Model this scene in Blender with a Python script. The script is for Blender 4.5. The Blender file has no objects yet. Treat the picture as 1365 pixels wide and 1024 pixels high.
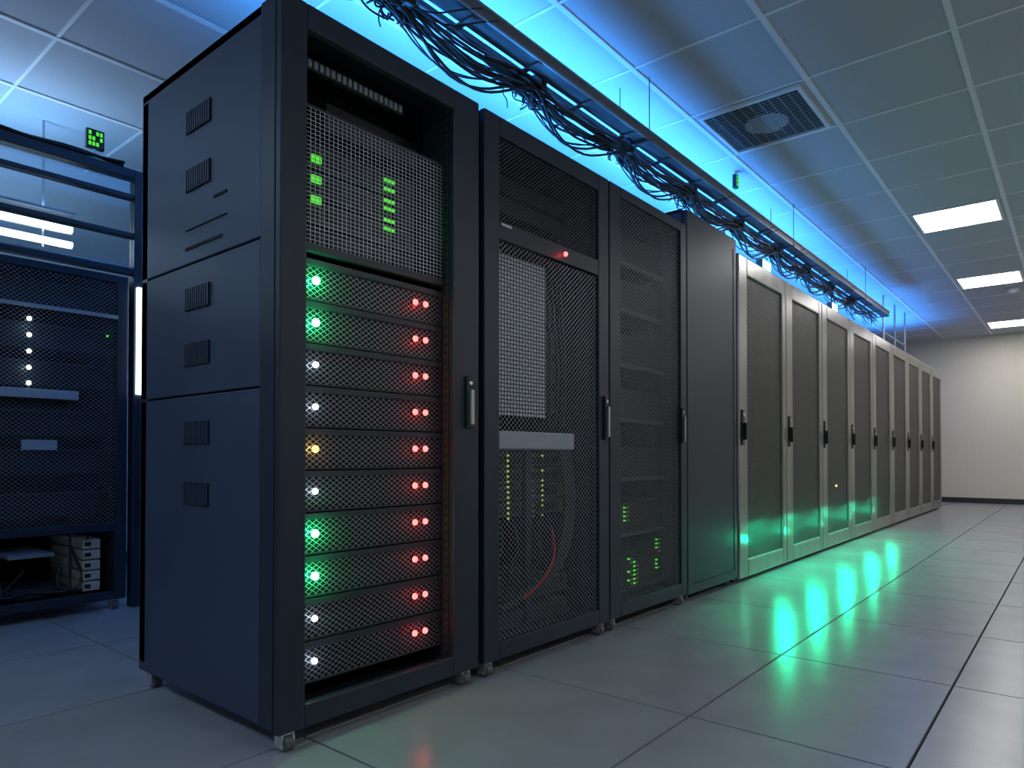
import bpy, math, random
from mathutils import Vector
random.seed(7)
S = bpy.context.scene
COL = S.collection
S.view_settings.view_transform = 'Standard'

# ---------------------------------------------------------------- materials
def newmat(name):
    m = bpy.data.materials.new(name); m.use_nodes = True
    nt = m.node_tree; nt.nodes.clear()
    out = nt.nodes.new('ShaderNodeOutputMaterial')
    return m, nt, out

def pm(name, col, rough=0.5, metal=0.0, emit=None, es=0.0, noise=0.0, nscale=20, bump=0.0, spec=0.5, stretch=None):
    m, nt, out = newmat(name)
    p = nt.nodes.new('ShaderNodeBsdfPrincipled')
    nt.links.new(p.outputs[0], out.inputs[0])
    p.inputs['Base Color'].default_value = (*col, 1)
    p.inputs['Roughness'].default_value = rough
    p.inputs['Metallic'].default_value = metal
    p.inputs['Specular IOR Level'].default_value = spec
    if emit:
        p.inputs['Emission Color'].default_value = (*emit, 1)
        p.inputs['Emission Strength'].default_value = es
    if noise or bump:
        tc = nt.nodes.new('ShaderNodeTexCoord')
        mp = nt.nodes.new('ShaderNodeMapping')
        if stretch: mp.inputs['Scale'].default_value = stretch
        nt.links.new(tc.outputs['Object'], mp.inputs[0])
        n = nt.nodes.new('ShaderNodeTexNoise'); n.inputs['Scale'].default_value = nscale
        n.inputs['Detail'].default_value = 5
        nt.links.new(mp.outputs[0], n.inputs['Vector'])
        if noise:
            r = nt.nodes.new('ShaderNodeMapRange')
            r.inputs[3].default_value = 1-noise; r.inputs[4].default_value = 1+noise
            r.inputs[1].default_value = .3; r.inputs[2].default_value = .7
            nt.links.new(n.outputs['Fac'], r.inputs[0])
            mx = nt.nodes.new('ShaderNodeVectorMath'); mx.operation = 'SCALE'
            mx.inputs[0].default_value = col
            nt.links.new(r.outputs[0], mx.inputs['Scale'])
            nt.links.new(mx.outputs[0], p.inputs['Base Color'])
            r2 = nt.nodes.new('ShaderNodeMapRange')
            r2.inputs[3].default_value = rough*(1-noise); r2.inputs[4].default_value = min(1, rough*(1+noise))
            nt.links.new(n.outputs['Fac'], r2.inputs[0]); nt.links.new(r2.outputs[0], p.inputs['Roughness'])
        if bump:
            b = nt.nodes.new('ShaderNodeBump'); b.inputs['Strength'].default_value = bump
            b.inputs['Distance'].default_value = .002
            nt.links.new(n.outputs['Fac'], b.inputs['Height']); nt.links.new(b.outputs[0], p.inputs['Normal'])
    return m

def wiremat(name, w, h, lw, wire, back=None, rough=.4, metal=.5, mode='diamond'):
    """procedural wire mesh in object X/Z; back=None -> real see-through holes"""
    m, nt, out = newmat(name)
    N = nt.nodes.new; L = nt.links.new
    tc = N('ShaderNodeTexCoord'); sp = N('ShaderNodeSeparateXYZ'); L(tc.outputs['Object'], sp.inputs[0])
    def M(op, a, b=None):
        n = N('ShaderNodeMath'); n.operation = op
        for i, v in enumerate((a, b)):
            if v is None: continue
            if isinstance(v, (int, float)): n.inputs[i].default_value = v
            else: L(v, n.inputs[i])
        return n.outputs[0]
    a = M('DIVIDE', sp.outputs[0], w); b = M('DIVIDE', sp.outputs[2], h)
    if mode == 'diamond':
        p = M('ADD', a, b); q = M('SUBTRACT', a, b)
    else:
        p, q = a, b
    p = M('PINGPONG', p, .5); q = M('PINGPONG', q, .5)
    f = M('LESS_THAN', M('MINIMUM', p, q), lw)
    bs = N('ShaderNodeBsdfPrincipled'); bs.inputs['Base Color'].default_value = (*wire, 1)
    bs.inputs['Roughness'].default_value = rough; bs.inputs['Metallic'].default_value = metal
    if back is None:
        o = N('ShaderNodeBsdfTransparent')
    else:
        o = N('ShaderNodeBsdfPrincipled'); o.inputs['Base Color'].default_value = (*back, 1)
        o.inputs['Roughness'].default_value = .6; o.inputs['Specular IOR Level'].default_value = .2
    mx = N('ShaderNodeMixShader'); L(f, mx.inputs[0]); L(o.outputs[0], mx.inputs[1]); L(bs.outputs[0], mx.inputs[2])
    L(mx.outputs[0], out.inputs[0])
    return m

def emat(name, col, s):
    m, nt, out = newmat(name)
    e = nt.nodes.new('ShaderNodeEmission'); e.inputs[0].default_value = (*col, 1); e.inputs[1].default_value = s
    nt.links.new(e.outputs[0], out.inputs[0]); return m

RACK = pm('rack_paint', (.020, .030, .050), .42, 0.2, noise=.12, nscale=6, bump=.05)
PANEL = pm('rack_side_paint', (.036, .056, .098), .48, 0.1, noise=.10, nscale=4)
DARK = pm('dark_interior', (.006, .007, .009), .7)
SLOT = pm('vent_slot', (.004, .004, .005), .8)
LIP = pm('server_bezel', (.030, .038, .052), .42, .3)
STEEL = pm('steel', (.45, .47, .50), .35, .9, noise=.1)
SILVER = pm('brushed_silver', (.33, .325, .31), .30, .9, noise=.12, nscale=12, stretch=(1, 1, .08))
CHROME = pm('chrome', (.7, .7, .72), .25, .8)
BLACK = pm('black_plastic', (.012, .012, .014), .35)
RUBBER = pm('rubber', (.10, .10, .11), .5)
GREYP = pm('grey_plastic', (.30, .34, .40), .4)
BEIGE = pm('beige_module', (.45, .43, .38), .5)
SRVMESH = wiremat('server_front_mesh', .024, .0165, .075, (.24, .27, .32), (.003, .003, .004))
GRILLE = wiremat('wire_grille', .016, .0125, .085, (.42, .46, .52), None, mode='grid')
DOORMESH = wiremat('door_mesh', .025, .021, .07, (.24, .27, .31), None)
FINEMESH = wiremat('fine_door_mesh', .020, .016, .085, (.10, .11, .13), None)
CABMESH = wiremat('cabinet_door_mesh', .030, .025, .11, (.16, .16, .155), (.004, .004, .005))
PERF = wiremat('perforated_panel', .019, .016, .17, (.03, .035, .04), (.8, .85, .9), mode='grid')
WLED = emat('led_white', (.78, .88, 1), 5)
GLED = emat('led_green', (.22, 1, .45), 5)
GLEDD = emat('led_green_dim', (.12, 1, .05), .8)
YLED = emat('led_yellow', (.75, .95, .15), .6)
ALED = emat('led_amber', (1, .60, .16), 3)
RLED = emat('led_red', (1, .11, .10), 5)
PANELE = emat('light_diffuser', (1, .975, .95), 19)
TUBEE = emat('reflection_tube_glow', (.62, .80, 1), 12)  # glow standing in for ceiling lights reflected in the glass
BARE = emat('bar_light', (.75, .87, 1), 5)
FLOODE = emat('flood_light_lens', (.30, .75, 1), 7)
GLASS, nt, out = newmat('glass_pane')
g = nt.nodes.new('ShaderNodeBsdfGlossy'); g.inputs['Roughness'].default_value = .03
t = nt.nodes.new('ShaderNodeBsdfTransparent'); t.inputs[0].default_value = (.86, .9, .92, 1)
fr = nt.nodes.new('ShaderNodeFresnel'); mx = nt.nodes.new('ShaderNodeMixShader')
nt.links.new(fr.outputs[0], mx.inputs[0]); nt.links.new(t.outputs[0], mx.inputs[1]); nt.links.new(g.outputs[0], mx.inputs[2])
nt.links.new(mx.outputs[0], out.inputs[0])

FLOOR = pm('floor_tile', (.315, .325, .355), .25, 0, noise=.07, nscale=5, bump=.04)
CEIL = pm('ceiling_tile', (.52, .535, .60), .9, 0, noise=.03, nscale=60)
TBAR = pm('ceiling_grid', (.85, .85, .90), .5)
WALLB = pm('wall_paint_beige', (.74, .69, .59), .85, noise=.02)
WALLG = pm('wall_paint_grey', (.60, .62, .64), .85, noise=.02)
BASEB = pm('baseboard_dark', (.03, .03, .035), .5)

# ---------------------------------------------------------------- builder
class MB:
    def __init__(s): s.v = []; s.f = []; s.mi = []; s.mats = []
    def m(s, mat):
        if mat not in s.mats: s.mats.append(mat)
        return s.mats.index(mat)
    def box(s, x0, x1, y0, y1, z0, z1, mat):
        b = len(s.v); i = s.m(mat)
        s.v += [(x0,y0,z0),(x1,y0,z0),(x1,y1,z0),(x0,y1,z0),(x0,y0,z1),(x1,y0,z1),(x1,y1,z1),(x0,y1,z1)]
        for f in ((0,3,2,1),(4,5,6,7),(0,1,5,4),(1,2,6,5),(2,3,7,6),(3,0,4,7)):
            s.f.append(tuple(b+k for k in f)); s.mi.append(i)
        return s
    def quad(s, pts, mat):
        b = len(s.v); s.v += pts; s.f.append(tuple(range(b, b+len(pts)))); s.mi.append(s.m(mat)); return s
    def cyl(s, c, r, h, ax, mat, n=16):
        b = len(s.v); i = s.m(mat)
        for k in range(2):
            for j in range(n):
                a = 2*math.pi*j/n; p = [0,0,0]
                o = [q for q in range(3) if q != ax]
                p[ax] = c[ax]+(k-.5)*h; p[o[0]] = c[o[0]]+r*math.cos(a); p[o[1]] = c[o[1]]+r*math.sin(a)
                s.v.append(tuple(p))
        for j in range(n):
            s.f.append((b+j, b+(j+1)%n, b+n+(j+1)%n, b+n+j)); s.mi.append(i)
        s.f.append(tuple(b+j for j in range(n))[::-1]); s.mi.append(i)
        s.f.append(tuple(b+n+j for j in range(n))); s.mi.append(i)
        return s
    def sph(s, c, r, mat, n=10, k=6):
        b = len(s.v); i = s.m(mat)
        for a in range(k+1):
            t = math.pi*a/k
            for j in range(n):
                p = 2*math.pi*j/n
                s.v.append((c[0]+r*math.sin(t)*math.cos(p), c[1]+r*math.sin(t)*math.sin(p), c[2]+r*math.cos(t)))
        for a in range(k):
            for j in range(n):
                s.f.append((b+a*n+j, b+(a+1)*n+j, b+(a+1)*n+(j+1)%n, b+a*n+(j+1)%n)); s.mi.append(i)
        return s
    def make(s, name, parent=None, bevel=0, origin=None):
        L = Vector(parent.location) if parent else Vector(origin or (0,0,0))
        me = bpy.data.meshes.new(name)
        me.from_pydata([tuple(Vector(v)-L) for v in s.v], [], s.f)
        for m in s.mats: me.materials.append(m)
        for p, i in zip(me.polygons, s.mi): p.material_index = i
        me.validate(); me.update()
        o = bpy.data.objects.new(name, me); COL.objects.link(o)
        if parent: o.parent = parent
        else: o.location = L
        if bevel:
            b = o.modifiers.new('bevel', 'BEVEL'); b.width = bevel; b.segments = 2; b.limit_method = 'ANGLE'
        return o

def empty(name, loc):
    e = bpy.data.objects.new(name, None); e.location = loc; e.empty_display_size = .1; COL.objects.link(e); return e

def curve(name, paths, mat, parent=None, r=.005, kind='NURBS', res=3):
    cu = bpy.data.curves.new(name, 'CURVE'); cu.dimensions = '3D'; cu.bevel_depth = r; cu.bevel_resolution = 2
    cu.resolution_u = res
    L = Vector(parent.location) if parent else Vector((0,0,0))
    for pts, rf in paths:
        sp = cu.splines.new(kind); sp.points.add(len(pts)-1)
        for q, p in zip(sp.points, pts):
            q.co = (*(Vector(p)-L), 1); q.radius = rf
        if kind == 'NURBS': sp.order_u = 3; sp.use_endpoint_u = True
    cu.materials.append(mat)
    o = bpy.data.objects.new(name, cu); COL.objects.link(o)
    if parent: o.parent = parent
    return o

def light(name, kind, loc, energy, col, rot=(0,0,0), size=None, sy=None, r=None, parent=None, spread=None, cone=None, blend=.3):
    l = bpy.data.lights.new(name, kind); l.energy = energy; l.color = col
    if kind == 'AREA':
        l.shape = 'RECTANGLE'; l.size = size; l.size_y = sy or size
        if spread: l.spread = math.radians(spread)
    elif r is not None: l.shadow_soft_size = r
    if kind == 'SPOT': l.spot_size = math.radians(cone); l.spot_blend = blend
    o = bpy.data.objects.new(name, l); COL.objects.link(o); o.rotation_euler = rot
    if parent: o.parent = parent; o.location = Vector(loc)-Vector(parent.location)
    else: o.location = loc
    return o

# ---------------------------------------------------------------- room
CZ = 2.90; XW = 14.3; XB = -2.6; YR = -3.4; YL = 5.6
fl = MB()
xs = [1.16+.86*k for k in range(-5, 17)]; xs = [x for x in xs if XB < x < XW]; xs = [XB]+xs+[XW]
ys = [YR, -2.62, -2.02, -1.43, -.83, -.24, .355, .951, 1.737, 2.511, 3.29, 4.07, 4.85, YL]
g_ = .0042
for a, b in zip(xs, xs[1:]):
    for c, d in zip(ys, ys[1:]):
        fl.box(a+g_, b-g_, c+g_, d-g_, -.03, 0, FLOOR)
fl.box(XB, XW, YR, YL, -.06, -.012, SLOT)
fl.make('floor')
MB().box(XB, XW, YR, YL, CZ, CZ+.05, CEIL).make('ceiling')
gr = MB()
gx = [3.92+.69*k for k in range(-9, 16)]; gx = [x for x in gx if XB < x < XW]
gy = [1.145+.69*k for k in range(-6, 7)]; gy = [y for y in gy if YR < y < YL]
for x in gx: gr.box(x-.008, x+.008, YR, YL, CZ-.006, CZ+.001, TBAR)
for y in gy: gr.box(XB, XW, y-.014, y+.014, CZ-.008, CZ+.001, TBAR)
gr.make('trim_ceiling_grid')
MB().box(XW, XW+.1, YR-.1, YL+.1, -.06, CZ+.05, WALLB).make('wall_far')
MB().box(XB-.1, XB, YR-.1, YL+.1, -.06, CZ+.05, WALLG).make('wall_near')
MB().box(XB, XW, YR-.1, YR, -.06, CZ+.05, WALLB).make('wall_right')
MB().box(XB, XW, YL, YL+.1, -.06, CZ+.05, WALLG).make('wall_left')
MB().box(XW-.015, XW, YR, YL, 0, .09, BASEB).make('baseboard_far')
MB().box(XB, XW-.015, YL-.015, YL, 0, .09, BASEB).make('baseboard_left')
MB().box(XB, XW-.015, YR, YR+.015, 0, .09, BASEB).make('baseboard_right')

def panel_light(x, y, mat=PANELE):
    e = empty('ceiling_light_panel', (x, y, CZ))
    MB().box(x-.29, x+.29, y-.29, y+.29, CZ-.014, CZ-.009, mat).make('diffuser', e)
    f = MB()
    f.box(x-.31, x+.31, y-.31, y-.29, CZ-.018, CZ-.002, TBAR).box(x-.31, x+.31, y+.29, y+.31, CZ-.018, CZ-.002, TBAR)
    f.box(x-.31, x-.29, y-.29, y+.29, CZ-.018, CZ-.002, TBAR).box(x+.29, x+.31, y-.29, y+.29, CZ-.018, CZ-.002, TBAR)
    f.box(x-.29, x+.29, y-.29, y+.29, CZ-.006, CZ-.002, TBAR)
    f.make('frame', e)
for x, y in ((7.025, .80), (9.785, .80), (13.2, .80)): panel_light(x, y)
COOL = emat('fill_diffuser_cool', (.60, .79, 1), 17)
for x, y in ((1.5, -1.96), (4.265, -1.96), (7.025, -1.96), (9.785, -1.96), (12.5, -1.96)): panel_light(x, y)
panel_light(-1.255, 1.49, COOL); panel_light(-1.255, 4.25, COOL); panel_light(-1.255, -.58, COOL)  # unseen cool panels added to light the rack side from the left

# vent
vx0, vx1, vy0, vy1 = 3.95, 4.57, 1.19, 1.79
e = empty('ceiling_air_vent', ((vx0+vx1)/2, (vy0+vy1)/2, CZ))
v = MB()
v.box(vx0, vx1, vy0, vy0+.02, CZ-.022, CZ-.002, TBAR).box(vx0, vx1, vy1-.02, vy1, CZ-.022, CZ-.002, TBAR)
v.box(vx0, vx0+.02, vy0+.02, vy1-.02, CZ-.022, CZ-.002, TBAR).box(vx1-.02, vx1, vy0+.02, vy1-.02, CZ-.022, CZ-.002, TBAR)
v.make('frame', e)
v = MB().box(vx0+.02, vx1-.02, vy0+.02, vy1-.02, CZ-.006, CZ-.003, SLOT)
v.cyl(((vx0+vx1)/2+.03, (vy0+vy1)/2, CZ-.008), .13, .004, 2, TBAR, 28)  # pale disc puts the bright glow of the vent centre into colour
v.make('duct', e)
v = MB()
for i in range(20):
    xx = vx0+.04+i*(vx1-vx0-.08)/19
    v.box(xx-.003, xx+.003, vy0+.02, vy1-.02, CZ-.016, CZ-.012, GREYP)
for i in range(9):
    yy = vy0+.02+(i+1)*(vy1-vy0-.04)/10
    v.box(vx0+.02, vx1-.02, yy-.002, yy+.002, CZ-.018, CZ-.014, GREYP)
v.make('louvers', e)

# ---------------------------------------------------------------- rack helpers
FY = 1.674; BY = 2.574
def caster(mb, x, y):
    mb.cyl((x, y, .024), .024, .026, 0, RUBBER, 18)
    mb.cyl((x, y, .024), .013, .032, 0, CHROME, 12)
    mb.box(x-.020, x-.0145, y-.014, y+.022, .012, .052, CHROME)
    mb.box(x+.0145, x+.020, y-.014, y+.022, .012, .052, CHROME)
    mb.cyl((x, y+.004, .054), .024, .008, 2, CHROME, 16)

def rack_shell(name, x0, x1, top, ls, rs, side_panels=False, back=BY, fy=FY, tr=.07, br=.06, z0=.062):
    e = empty(name, ((x0+x1)/2, (fy+back)/2, 0))
    b = MB()
    b.box(x0+.006, x1-.006, fy+.03, back, z0, z0+.03, RACK)
    b.box(x0+.004, x1-.004, fy+.028, back, top-.03, top, RACK)
    b.box(x0+.03, x1-.03, back-.02, back-.002, z0+.03, top-.03, DARK)
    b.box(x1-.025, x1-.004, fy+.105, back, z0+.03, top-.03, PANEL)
    for px0, px1 in ((x0, x0+.035), (x1-.035, x1)):
        b.box(px0, px1, fy+.030, fy+.103, z0, top, RACK)
        b.box(px0+.004, px1-.004, back-.05, back-.003, z0+.03, top-.03, RACK)
    b.make('frame', e, .003)
    s = MB()
    if side_panels:
        for za, zb in ((z0, 1.008), (1.014, 1.432), (1.438, top)):
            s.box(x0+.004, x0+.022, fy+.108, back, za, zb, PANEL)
        s.make('side_panel', e, .003)
        s = MB()
        for zc in (1.896, 1.706, 1.32, 1.14, .889, .695):
            ya, yb = 2.072, 2.232
            s.box(x0-.0005, x0+.004, ya, yb, zc-.036, zc+.036, SLOT)
            nf = 11
            for i in range(nf):
                yy = ya+.006+i*(yb-ya-.012)/(nf-1)
                s.box(x0-.003, x0, yy-.003, yy+.003, zc-.034, zc+.034, PANEL)
        s.box(x0+.001, x0+.006, 1.97, 2.05, 1.612, 1.620, SLOT)
        s.box(x0+.001, x0+.006, 1.97, 2.235, 1.545, 1.5485, SLOT)
        s.box(x0+.001, x0+.006, 2.0, 2.235, 1.482, 1.491, SLOT)
        s.make('side_vents', e)
    else:
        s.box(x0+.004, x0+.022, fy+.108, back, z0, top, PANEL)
        s.make('side_panel', e, .003)
    d = MB()
    d.box(x0, x0+ls, fy, fy+.026, z0-.006, top, RACK)
    d.box(x1-rs, x1, fy, fy+.026, z0-.006, top, RACK)
    d.box(x0+ls, x1-rs, fy, fy+.026, top-tr, top, RACK)
    d.box(x0+ls, x1-rs, fy, fy+.026, z0-.006, z0+br, RACK)
    d.make('door_frame', e, .004)
    d = MB()
    d.box(x1-rs, x1-rs+.018, fy+.027, fy+.16, z0+.03, top-.03, LIP)
    d.box(x0+ls-.03, x0+ls-.012, fy+.027, fy+.16, z0+.03, top-.03, LIP)
    zz = z0+.06
    while zz < top-.08:
        d.box(x1-rs-.0012, x1-rs, fy+.035, fy+.048, zz, zz+.012, SLOT)
        d.box(x1-rs-.0012, x1-rs, fy+.12, fy+.133, zz, zz+.012, SLOT)
        zz += .03
    d.make('mounting_rails', e)
    c = MB()
    for cx in (x0+.04, x1-.05):
        caster(c, cx, fy+.028); caster(c, cx, back-.05)
    c.make('casters', e)
    return e

def handle(e, x, z0, z1, fy=FY, w=.030):
    h = MB()
    h.box(x-w/2, x+w/2, fy-.012, fy-.001, z0, z1, BLACK)
    h.box(x-w/4, x+w/4, fy-.026, fy-.012, z0+.012, z1-.05, STEEL)
    h.cyl((x, fy-.014, z1-.026), .008, .006, 1, CHROME, 12)
    h.make('door_handle', e, .002)

# ---------------------------------------------------------------- rack 1
e = rack_shell('server_rack', 1.03, 1.832, 2.10, .084, .128, side_panels=True)
handle(e, 1.775, .915, 1.10)
SY = 1.737
sv = MB(); fm = MB(); led = MB()
cols = ['w', 'w', 'g', 'g', 'w', 'a', 'w', 'w', 'g', 'g']
for i in range(10):
    zc = .215+.1243*i
    sv.box(1.075, 1.70, SY+.012, 2.42, zc-.058, zc+.058, DARK)
    sv.box(1.075, 1.70, SY-.010, SY+.012, zc+.042, zc+.060, LIP)
    sv.box(1.075, 1.70, SY-.004, SY+.012, zc-.060, zc-.055, LIP)
    sv.box(1.690, 1.70, SY-.006, SY+.012, zc-.055, zc+.042, LIP)
    fm.box(1.075, 1.690, SY, SY+.010, zc-.055, zc+.042, SRVMESH)
    c = {'w': WLED, 'g': GLED, 'a': ALED}[cols[i]]
    led.sph((1.184, SY-.004, zc), {'w': .0095, 'g': .013, 'a': .011}[cols[i]], c)
    for xx in (1.575, 1.622):
        sv.cyl((xx, SY-.002, zc+.004), .012, .004, 1, BLACK, 16)
        led.sph((xx, SY-.006, zc+.004), .0105, RLED)
    lc = {'w': (.75, .88, 1), 'g': (.02, 1, .25), 'a': (1, .6, .15)}[cols[i]]
    light('led_glow', 'POINT', (1.184, SY-.034, zc), {'w': .05, 'g': .7, 'a': .10}[cols[i]], lc, r=.002, parent=e)
    light('led_glow', 'POINT', (1.598, SY-.030, zc), .075, (1, .03, .03), r=.002, parent=e)
sv.make('server_units', e); fm.make('server_fronts', e); led.make('status_lights', e)
gm = MB()
gm.quad([(1.09, SY-.012, 1.435), (1.70, SY-.012, 1.435), (1.70, SY-.012, 1.84), (1.09, SY-.012, 1.84)], GRILLE)
gm.make('wire_grille', e)
u = MB()
u.box(1.08, 1.70, SY-.02, SY+.01, 1.412, 1.436, LIP).box(1.08, 1.70, SY-.014, SY-.008, 1.838, 1.846, LIP)
for j, z in enumerate((1.46, 1.55, 1.64, 1.73)):
    u.box(1.10, 1.69, 1.86, 2.4, z, z+.075, RACK)
    for q in range(6):
        u.box(1.13+q*.09, 1.19+q*.09, 1.853, 1.86, z+.015, z+.06, DARK)
u.box(1.08, 1.70, 1.95, 1.97, 1.86, 2.04, DARK)
u.box(1.30, 1.69, 1.85, 2.3, 1.86, 1.95, BLACK)
u.make('equipment', e, .002)
u = MB()
for z in (1.60, 1.665, 1.73):
    u.box(1.245, 1.28, 1.845, 1.852, z+.012, z+.035, GLEDD)
for z in (1.60, 1.63, 1.67, 1.70, 1.74, 1.77):
    for q in range(3): u.box(1.535+q*.018, 1.548+q*.018, 1.845, 1.852, z, z+.010, GLEDD)
u.make('indicator_lights', e)
u = MB()
u.box(1.09, 1.56, 1.78, 1.80, 1.985, 2.02, LIP)
for q in range(22): u.box(1.10+q*.021, 1.113+q*.021, 1.776, 1.781, 1.99, 2.013, GREYP)
u.make('patch_panel', e)

# ---------------------------------------------------------------- rack 2
e = rack_shell('server_rack', 1.862, 2.722, 2.098, .085, .085, tr=.075)
handle(e, 2.685, .89, 1.09)
a0, a1 = 1.947, 2.637
m = MB()
m.quad([(a0-.01, FY+.012, .11), (a1+.01, FY+.012, .11), (a1+.01, FY+.012, 1.63), (a0-.01, FY+.012, 1.63)], DOORMESH)
m.quad([(a0-.01, FY+.012, 1.71), (a1+.01, FY+.012, 1.71), (a1+.01, FY+.012, 2.03), (a0-.01, FY+.012, 2.03)], FINEMESH)
m.make('door_mesh', e)
u = MB()
u.box(a0, a1, FY+.002, FY+.024, 1.635, 1.705, RACK)
u.box(a0+.01, a0+.07, FY-.003, FY+.002, 1.685, 1.697, STEEL)
u.make('door_crossbar', e, .003)
MB().sph((2.375, FY-.001, 1.672), .010, RLED).make('status_light', e)
light('led_glow', 'POINT', (2.375, FY-.03, 1.672), .05, (1, .03, .03), r=.002, parent=e)
u = MB().box(1.97, 2.335, 1.75, 1.756, .976, 1.62, PERF); u.make('perforated_panel', e)
u = MB()
u.box(1.95, 2.45, FY+.006, 1.90, .842, .912, GREYP)
u.make('shelf', e, .006)
u = MB()
for z in (.56, .63, .70, .77):
    u.box(1.99, 2.60, 1.85, 2.45, z, z+.06, LIP)
    for q in range(10):
        u.box(2.02+q*.055, 2.06+q*.055, 1.845, 1.85, z+.012, z+.046, DARK)
for z in (1.02, 1.16, 1.30, 1.44):
    u.box(2.40, 2.64, 1.92, 2.45, z, z+.10, RACK)
for z in (1.74, 1.85, 1.94): u.box(1.95, 2.63, 1.88, 2.45, z, z+.07, DARK)
for z in (.095, .20): u.box(2.0, 2.62, 1.84, 2.45, z, z+.07, LIP)
u.box(2.30, 2.34, 1.83, 1.86, .10, .84, RACK)
u.make('equipment', e, .002)
u = MB()
for z in [.55+.022*q for q in range(13)]:
    u.box(2.192, 2.200, 1.838, 1.844, z, z+.008, YLED)
    if random.random() < .6: u.box(2.43, 2.436, 1.838, 1.844, z, z+.007, YLED)
    if random.random() < .5: u.box(2.36, 2.367, 1.838, 1.844, z, z+.008, BEIGE)
for z in (.565, .59, .615, .64, .665):
    for q in range(2): u.box(2.60+q*.016, 2.610+q*.016, 1.838, 1.844, z, z+.010, GLEDD)
u.make('indicator_lights', e)
cb = []
for k in range(6):
    o = k*.014
    cb.append(([(2.50+o, 1.80, .86), (2.52+o, 1.78, .70), (2.50+o, 1.77, .50), (2.42+o, 1.77, .33), (2.28+o, 1.79, .25), (2.12, 1.82, .20-o*.3)], 1.0))
for k in range(8):
    x = 2.02+random.random()*.5
    cb.append(([(x, 1.80, .54), (x+random.uniform(-.05, .05), 1.77, .45), (x+random.uniform(-.1, .1), 1.78, .36), (x+random.uniform(-.1, .1), 1.83, .24)], .5))
for k in range(5):
    x = 2.42+random.random()*.18
    cb.append(([(x, 1.86, 1.62), (x+random.uniform(-.03, .03), 1.84, 1.4), (x+random.uniform(-.04, .04), 1.83, 1.15), (x, 1.84, .95)], .5))
curve('cables', cb, BLACK, e, .009)
RED = pm('red_cable_sheath', (.8, .012, .015), .4)
curve('red_cable', [([(2.40, 1.765, .50), (2.41, 1.75, .42), (2.36, 1.74, .34), (2.27, 1.74, .27), (2.20, 1.76, .235)], 1)], RED, e, .0045)

# ---------------------------------------------------------------- rack 3
e = rack_shell('server_rack', 2.732, 3.535, 2.098, .095, .07, tr=.05)
handle(e, 3.468, .88, 1.08, w=.026)
a0, a1 = 2.827, 3.465
m = MB()
m.quad([(a0-.01, FY+.012, .11), (a1+.01, FY+.012, .11), (a1+.01, FY+.012, 2.05), (a0-.01, FY+.012, 2.05)], DOORMESH)
m.make('door_mesh', e)
u = MB()
for z in (.14, .42, .70, 1.0, 1.28, 1.56, 1.80):
    u.box(2.80, 3.48, 1.80, 2.45, z, z+.16, DARK)
    u.box(2.80, 3.48, 1.775, 1.80, z-.012, z+.004, LIP)
u.make('equipment', e, .002)
u = MB()
for zz, n, xx in ((.46, 5, 3.06), (.15, 8, 3.10), (.15, 6, 3.16), (.20, 8, 3.40)):
    for q in range(n):
        if random.random() < .7: u.box(xx, xx+.010, 1.79, 1.799, zz+q*.022, zz+.008+q*.022, GLEDD)
        if random.random() < .6: u.box(xx+.03, xx+.04, 1.79, 1.799, zz+q*.022, zz+.008+q*.022, BEIGE)
u.make('indicator_lights', e)

# ---------------------------------------------------------------- blank dark cabinet
e = empty('blank_equipment_cabinet', (3.90, 2.12, 0))
u = MB()
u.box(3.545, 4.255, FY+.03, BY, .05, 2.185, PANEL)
u.box(3.545, 4.255, FY, FY+.028, .045, 2.19, RACK)
u.box(3.54, 4.26, FY+.03, BY, 2.187, 2.20, RACK)
u.make('body', e, .006)
u = MB()
u.box(3.60, 4.20, FY-.002, FY+.001, .10, .104, SLOT)
u.box(4.20, 4.204, FY-.002, FY+.001, .10, 2.12, SLOT)
u.make('panel_seams', e)
c = MB()
for cx in (3.60, 4.20): caster(c, cx, FY+.06); caster(c, cx, BY-.08)
c.make('casters', e)

# ---------------------------------------------------------------- silver cabinets
for k in range(9):
    x0 = 4.29+.921*k; x1 = x0+.916; top = 2.12
    e = empty('server_cabinet', ((x0+x1)/2, 2.12, 0))
    b = MB()
    b.box(x0, x1, FY+.045, BY, .02, top-.01, SILVER)
    b.make('body', e, .01)
    b = MB().box(x0+.03, x1-.03, FY+.06, BY-.02, 0, .021, BLACK); b.make('plinth', e)
    ml, mr = x0+.15, x1-.075
    d = MB()
    d.box(x0+.002, ml, FY, FY+.042, .028, top, SILVER)
    d.box(mr, x1-.002, FY, FY+.042, .028, top, SILVER)
    d.box(ml-.001, mr+.001, FY, FY+.042, 2.0, top, SILVER)
    d.box(ml-.001, mr+.001, FY, FY+.042, .028, .145, SILVER)
    d.make('door_frame', e, .010)
    MB().box(ml-.002, mr+.002, FY+.014, FY+.020, .14, 2.005, CABMESH).make('door_mesh', e)
    h = MB()
    h.box(x0+.035, x0+.078, FY-.008, FY, .885, 1.115, BLACK)
    h.box(x0+.044, x0+.069, FY-.032, FY-.008, .92, 1.03, BLACK)
    h.cyl((x0+.056, FY-.010, 1.08), .011, .008, 1, CHROME, 14)
    h.make('door_handle', e, .003)
    if k == 2:
        MB().sph((ml+.3, FY+.012, .55), .010, ALED).make('status_light', e)

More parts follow.
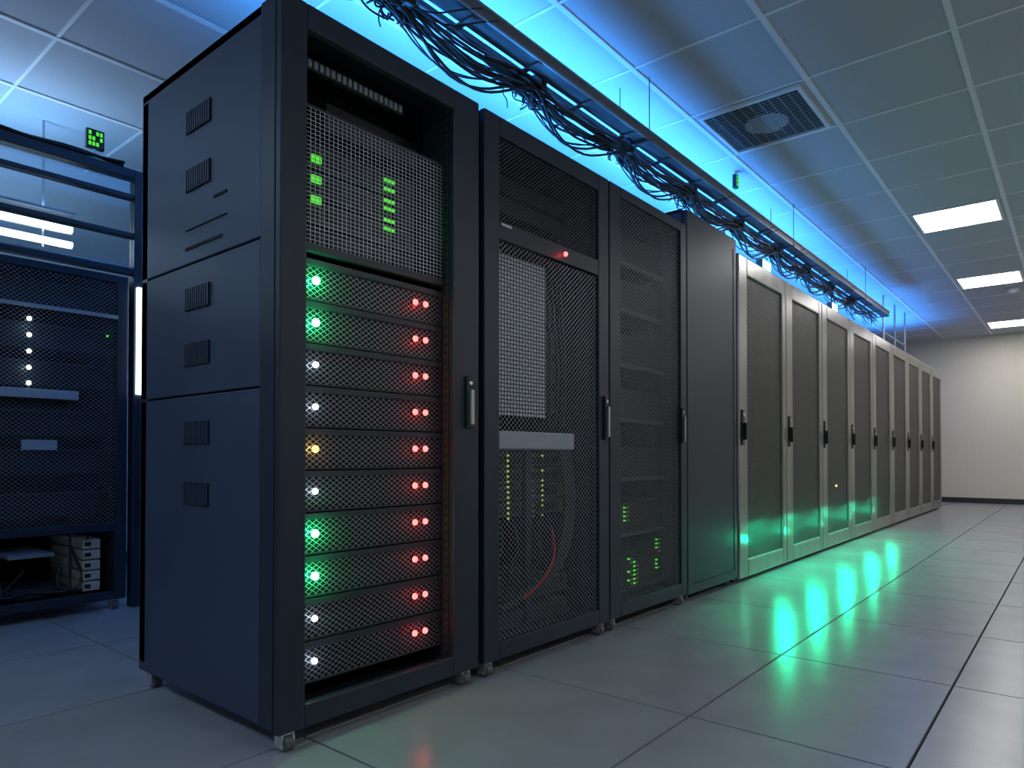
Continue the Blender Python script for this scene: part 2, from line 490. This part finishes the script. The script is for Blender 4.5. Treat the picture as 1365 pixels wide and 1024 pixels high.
# ---------------------------------------------------------------- left cabinets + partition
LY = 3.95
for (x0, x1) in ((.62, 1.52), (-.30, .60)):
    e = rack_shell('network_rack', x0, x1, 1.78, .055, .055, back=4.80, fy=LY, tr=.04, br=.04)
    m = MB()
    m.quad([(x0+.05, LY+.012, .46), (x1-.05, LY+.012, .46), (x1-.05, LY+.012, 1.745), (x0+.05, LY+.012, 1.745)], DOORMESH)
    m.make('door_mesh', e)
    u = MB()
    u.box(x0+.05, x1-.05, LY, LY+.022, .42, .462, RACK)
    u.box(x0+.05, x1-.05, LY-.004, LY+.004, 1.545, 1.565, GREYP)
    u.box(x0+.05, x1-.24, LY-.02, LY+.006, 1.10, 1.145, GREYP)
    u.box(x0+.42, x0+.57, LY-.006, LY+.004, .845, .895, GREYP)
    u.make('door_crossbars', e, .002)
    u = MB()
    for z in (.50, .72, .92, 1.17, 1.36, 1.58):
        u.box(x0+.06, x1-.06, LY+.12, 4.7, z, z+.12, DARK)
        u.box(x0+.06, x1-.06, LY+.11, LY+.12, z+.12, z+.128, LIP)
    for q in range(5):
        u.box(x1-.19, x1-.11, LY+.05, 4.5, .11+q*.055, .158+q*.055, BEIGE)
        u.box(x1-.185, x1-.155, LY+.045, LY+.05, .125+q*.055, .145+q*.055, SLOT)
    u.box(x0+.30, x1-.25, LY+.10, 4.5, .10, .15, LIP)
    u.box(x0+.10, x0+.28, LY+.10, 4.5, .10, .22, LIP)
    u.box(x0+.40, x1-.30, LY+.12, 4.5, .30, .32, GREYP)
    u.make('equipment', e, .003)
    cb = []
    for k in range(14):
        a = x0+.15+random.random()*.6; z = random.uniform(.16, .40)
        cb.append(([(a, LY+.09, z), (a+random.uniform(-.1, .1), LY+.06, .14), (a+random.uniform(-.2, .2), LY+.05, .115), (a+random.uniform(-.2, .2), LY+.10, .13)], .8))
    curve('cables', cb, BLACK, e, .008)
    u = MB()
    for z in (1.49, 1.41, 1.33, 1.25, 1.174): u.sph((x0+.45, LY+.006, z), .011, WLED)
    u.sph((x1-.10, LY+.006, 1.45), .006, GLEDD)
    u.make('status_lights', e)
    for z in (1.45, 1.25): light('led_glow', 'POINT', (x0+.45, LY-.05, z), .05, (.6, .8, 1), r=.002, parent=e)

e = empty('glass_partition', (.4, 3.97, 0))
u = MB()
for xx in (1.545, -.40):
    u.box(xx, xx+.055, LY-.01, LY+.06, 0, 2.37, RACK)
u.box(-.345, 1.545, LY-.01, LY+.06, 2.32, 2.37, RACK)
u.box(-.345, 1.545, LY-.005, LY+.05, 2.21, 2.235, RACK)
u.box(-.345, 1.545, LY-.005, LY+.05, 2.0, 2.025, RACK)
u.box(-.345, 1.545, LY-.005, LY+.05, 1.80, 1.83, RACK)
u.box(-.345, 1.545, LY, LY+.02, 1.83, 1.84, STEEL)
u.make('frame', e, .003)
u = MB()
for za, zb in ((1.83, 2.0), (2.025, 2.21), (2.235, 2.32)):
    u.box(-.345, 1.545, LY+.02, LY+.026, za, zb, GLASS)
u.make('panes', e)
u = MB().box(1.556, 1.590, LY-.03, LY-.012, 1.15, 1.73, BARE); u.make('light_bar', e)

e = empty('glass_reflection_tubes', (.6, 4.9, 2.2))  # added glowing tubes and mount, standing in for ceiling-light reflections in the glass
u = MB()
for z in (2.15, 2.245):
    u.cyl((.6, 4.9, z), .018, 1.9, 0, TUBEE, 12)
u.make('reflection_tubes', e)
u = MB()
for z in (2.15, 2.245):
    u.box(-.36, 1.56, 4.925, 4.945, z-.022, z+.022, BEIGE)
for x in (-.2, 1.4): u.box(x-.006, x+.006, 4.93, 4.942, 2.11, CZ, STEEL)
u.box(-.36, 1.56, 4.86, 4.95, 2.33, 2.345, STEEL)
u.make('housing', e)
light('uplight', 'AREA', (.6, 4.905, 2.36), 16, (.25, .58, 1), rot=(math.pi, 0, 0), size=1.9, sy=.08, parent=e)  # extra upward light added to tint the left ceiling blue
curve('overhead_cable_bundle', [([(-.3+.2*i, LY+.03+random.uniform(-.02, .02), 2.388+random.uniform(0, .02)) for i in range(10)], 1) for _ in range(4)], BLACK, None, .009)

def exit_sign(x, y, z, w, h, stem):
    e = empty('exit_sign', (x, y, z))
    MB().box(x-w/2, x+w/2, y-.015, y+.015, z, z+h, BLACK).make('casing', e, .003)
    u = MB()
    for r in range(3):
        for c in range(4):
            if (r+c) % 4 != 3:
                u.box(x-w*.4+c*w*.21, x-w*.4+c*w*.21+w*.15, y-.017, y-.0155, z+h*.12+r*h*.28, z+h*.32+r*h*.28, GLEDD)
    u.make('sign_face', e)
    if stem: MB().box(x-.006, x+.006, y-.006, y+.006, z+h, CZ, STEEL).make('stem', e)
    else: MB().box(x-.006, x+.006, y-.006, y+.006, 2.37, z, STEEL).make('stem', e)
exit_sign(1.36, 3.98, 2.43, .085, .10, False)
exit_sign(4.90, 1.93, 2.78, .05, .10, True)

# ---------------------------------------------------------------- cable tray
TY = 1.87; TZ = 2.56; TX0, TX1 = .2, 9.6
e = empty('cable_tray', (5, TY, TZ))
u = MB()
DT = pm('galvanised_dark', (.20, .22, .25), .45, .6)
u.box(TX0, TX1, TY-.045, TY-.037, TZ, TZ+.060, DT)
u.box(TX0, TX1, TY+.027, TY+.035, TZ, TZ+.060, DT)
u.box(TX0, TX1, TY-.037, TY+.027, TZ, TZ+.004, DT)
u.box(TX0, TX1, TY-.055, TY-.045, TZ-.002, TZ+.008, STEEL)
u.box(TX0, TX1, TY-.055, TY-.045, TZ+.050, TZ+.060, STEEL)
u.box(TX0, TX1, TY+.09, TY+.11, TZ+.01, TZ+.035, DT)
x = TX0+.1
while x < TX1:
    u.box(x-.015, x+.015, TY-.045, TY+.11, TZ-.008, TZ-.001, DT); x += .42
u.make('channel', e)
u = MB()
x = .9
while x < TX1:
    for yy in (TY-.065, TY+.12):
        u.cyl((x, yy, (TZ-.02+CZ)/2), .003, CZ-TZ+.02, 2, DT, 8)
    u.box(x-.015, x+.015, TY-.075, TY+.13, TZ-.022, TZ-.009, DT)
    x += 2.46
u.make('hangers', e)
paths = []
for c in range(26):
    y0 = TY+.08+random.uniform(-.05, .06); z0 = TZ-.02+random.uniform(-.02, .02)
    amp = random.choice((.01, .03, .05, .07, .10, .15)); ph = random.uniform(-.12, .12)
    xs_ = random.uniform(.3, 2.5) if c > 12 else .3; xe = random.uniform(6, 9.5) if c > 12 else 9.5
    pts = []; x = xs_
    while x < xe:
        t = ((x+ph) % .82)/.82
        sag = math.sin(math.pi*t)**1.0
        pts.append((x, y0+amp*.5*sag+random.uniform(-.012, .012), z0-amp*sag+random.uniform(-.010, .010)))
        x += .13+random.uniform(0, .06)
    paths.append((pts, random.choice((.5, .7, 1, 1.4))))
for kx in [.9+.82*i for i in range(10)]:
    for q in range(10):
        cx = kx+random.uniform(-.10, .10); cy = TY+.08+random.uniform(-.02, .05); cz = TZ-.03+random.uniform(-.03, .02)
        r = random.uniform(.02, .065); ph = random.random()*6.28; el = random.uniform(.6, 1.8)
        paths.append(([(cx+el*r*math.cos(ph+a*.7), cy+random.uniform(-.03, .03)+.008*a, cz+r*math.sin(ph+a*.7)) for a in range(9)], random.choice((.5, .7))))
    for q in range(2):
        cx = kx+random.uniform(-.05, .15); s = random.choice((-1, 1))
        paths.append(([(cx, TY+.08, TZ-.03), (cx+.08, TY+.08-.05*s, TZ-.07), (cx+.20, TY+.06-.10*s, TZ-.05+.04*s), (cx+.28, TY+.05-.12*s, TZ+.02*s)], .6))
curve('cable_bundle', paths, BLACK, None, .006)
u = MB()
for kx in [.9+.82*i for i in range(10)]:
    u.box(kx-.02, kx+.02, TY+.037, TY+.12, TZ-.05, TZ+.045, BLACK)
u.make('tie_brackets', e, .004)
u = MB()
for i, (x, y) in enumerate(((9.9, 1.95), (10.6, 1.95), (11.3, 1.95))):
    u.cyl((x, y, (2.12+CZ)/2), .012, CZ-2.12, 2, STEEL, 10)
u.cyl((10.6, 1.95, 2.42), .014, 1.4, 0, STEEL, 10)
u.make('conduit_pipes')
u = MB(); u.cyl((10.5, .62, CZ-.02), .06, .03, 2, TBAR, 24).cyl((10.5, .62, CZ-.045), .035, .025, 2, TBAR, 24)
u.make('smoke_detector')

# ---------------------------------------------------------------- led uplight on top of racks
e = empty('blue_led_uplight', (6.8, 2.3, 2.22))
BLUEE = emat('blue_led_diffuser', (.05, .36, 1), 1)
u = MB(); u.box(1.30, 12.4, 2.10, 2.50, 2.205, 2.22, STEEL)
for x in (1.5, 2.3, 3.1): u.box(x, x+.02, 2.14, 2.46, 2.10, 2.205, STEEL)
for x in (5, 7, 9, 11): u.box(x, x+.02, 2.14, 2.46, 2.112, 2.205, STEEL)
u.make('housing', e)
MB().box(1.31, 12.39, 2.11, 2.49, 2.2205, 2.223, BLUEE).make('diffuser', e)
light('uplight', 'AREA', (4.1, 2.3, 2.23), 100, (.05, .34, 1), rot=(math.pi, 0, 0), size=5.6, sy=.38, parent=e, spread=130)
light('uplight', 'AREA', (9.6, 2.3, 2.23), 70, (.045, .30, 1), rot=(math.pi, 0, 0), size=5.4, sy=.38, parent=e, spread=130)

# small flood lamps standing on the cabinet tops
for fx in (5.45, 7.4):
    e = empty('flood_lamp', (fx, 1.92, 2.12))
    u = MB()
    u.box(fx-.05, fx+.05, 1.88, 1.97, 2.12, 2.128, STEEL)
    u.box(fx-.004, fx+.004, 1.91, 1.94, 2.128, 2.26, STEEL)
    u.box(fx-.09, fx+.09, 1.90, 1.95, 2.26, 2.36, DT)
    u.make('bracket', e, .003)
    MB().box(fx-.08, fx+.08, 1.893, 1.899, 2.268, 2.352, FLOODE).make('lens', e)

# added green lights without fixtures, giving the green glow at the cabinet bases
for x, en in ((4.70, 8), (5.40, 10), (6.26, 9), (7.19, 8), (8.1, 4)):
    light('green_fill_light', 'SPOT', (x, 1.52, .40), en, (0, 1, .48), r=.02, cone=176, blend=.25)
    light('green_fill_glow', 'POINT', (x, 1.56, .24), .6, (0, 1, .48), r=.02)

# ---------------------------------------------------------------- world + camera
w = bpy.data.worlds.new('room_ambient'); S.world = w; w.use_nodes = True
w.node_tree.nodes['Background'].inputs[0].default_value = (.3, .45, .7, 1)
w.node_tree.nodes['Background'].inputs[1].default_value = .1
cd = bpy.data.cameras.new('camera'); cam = bpy.data.objects.new('camera', cd); COL.objects.link(cam)
cd.sensor_width = 36; cd.lens = 914/1365*36; cd.shift_y = 83.2/1365; cd.clip_start = .05
cam.location = (0, 0, .816); cam.rotation_euler = (math.radians(90.8), 0, math.radians(-50.35))
S.camera = cam
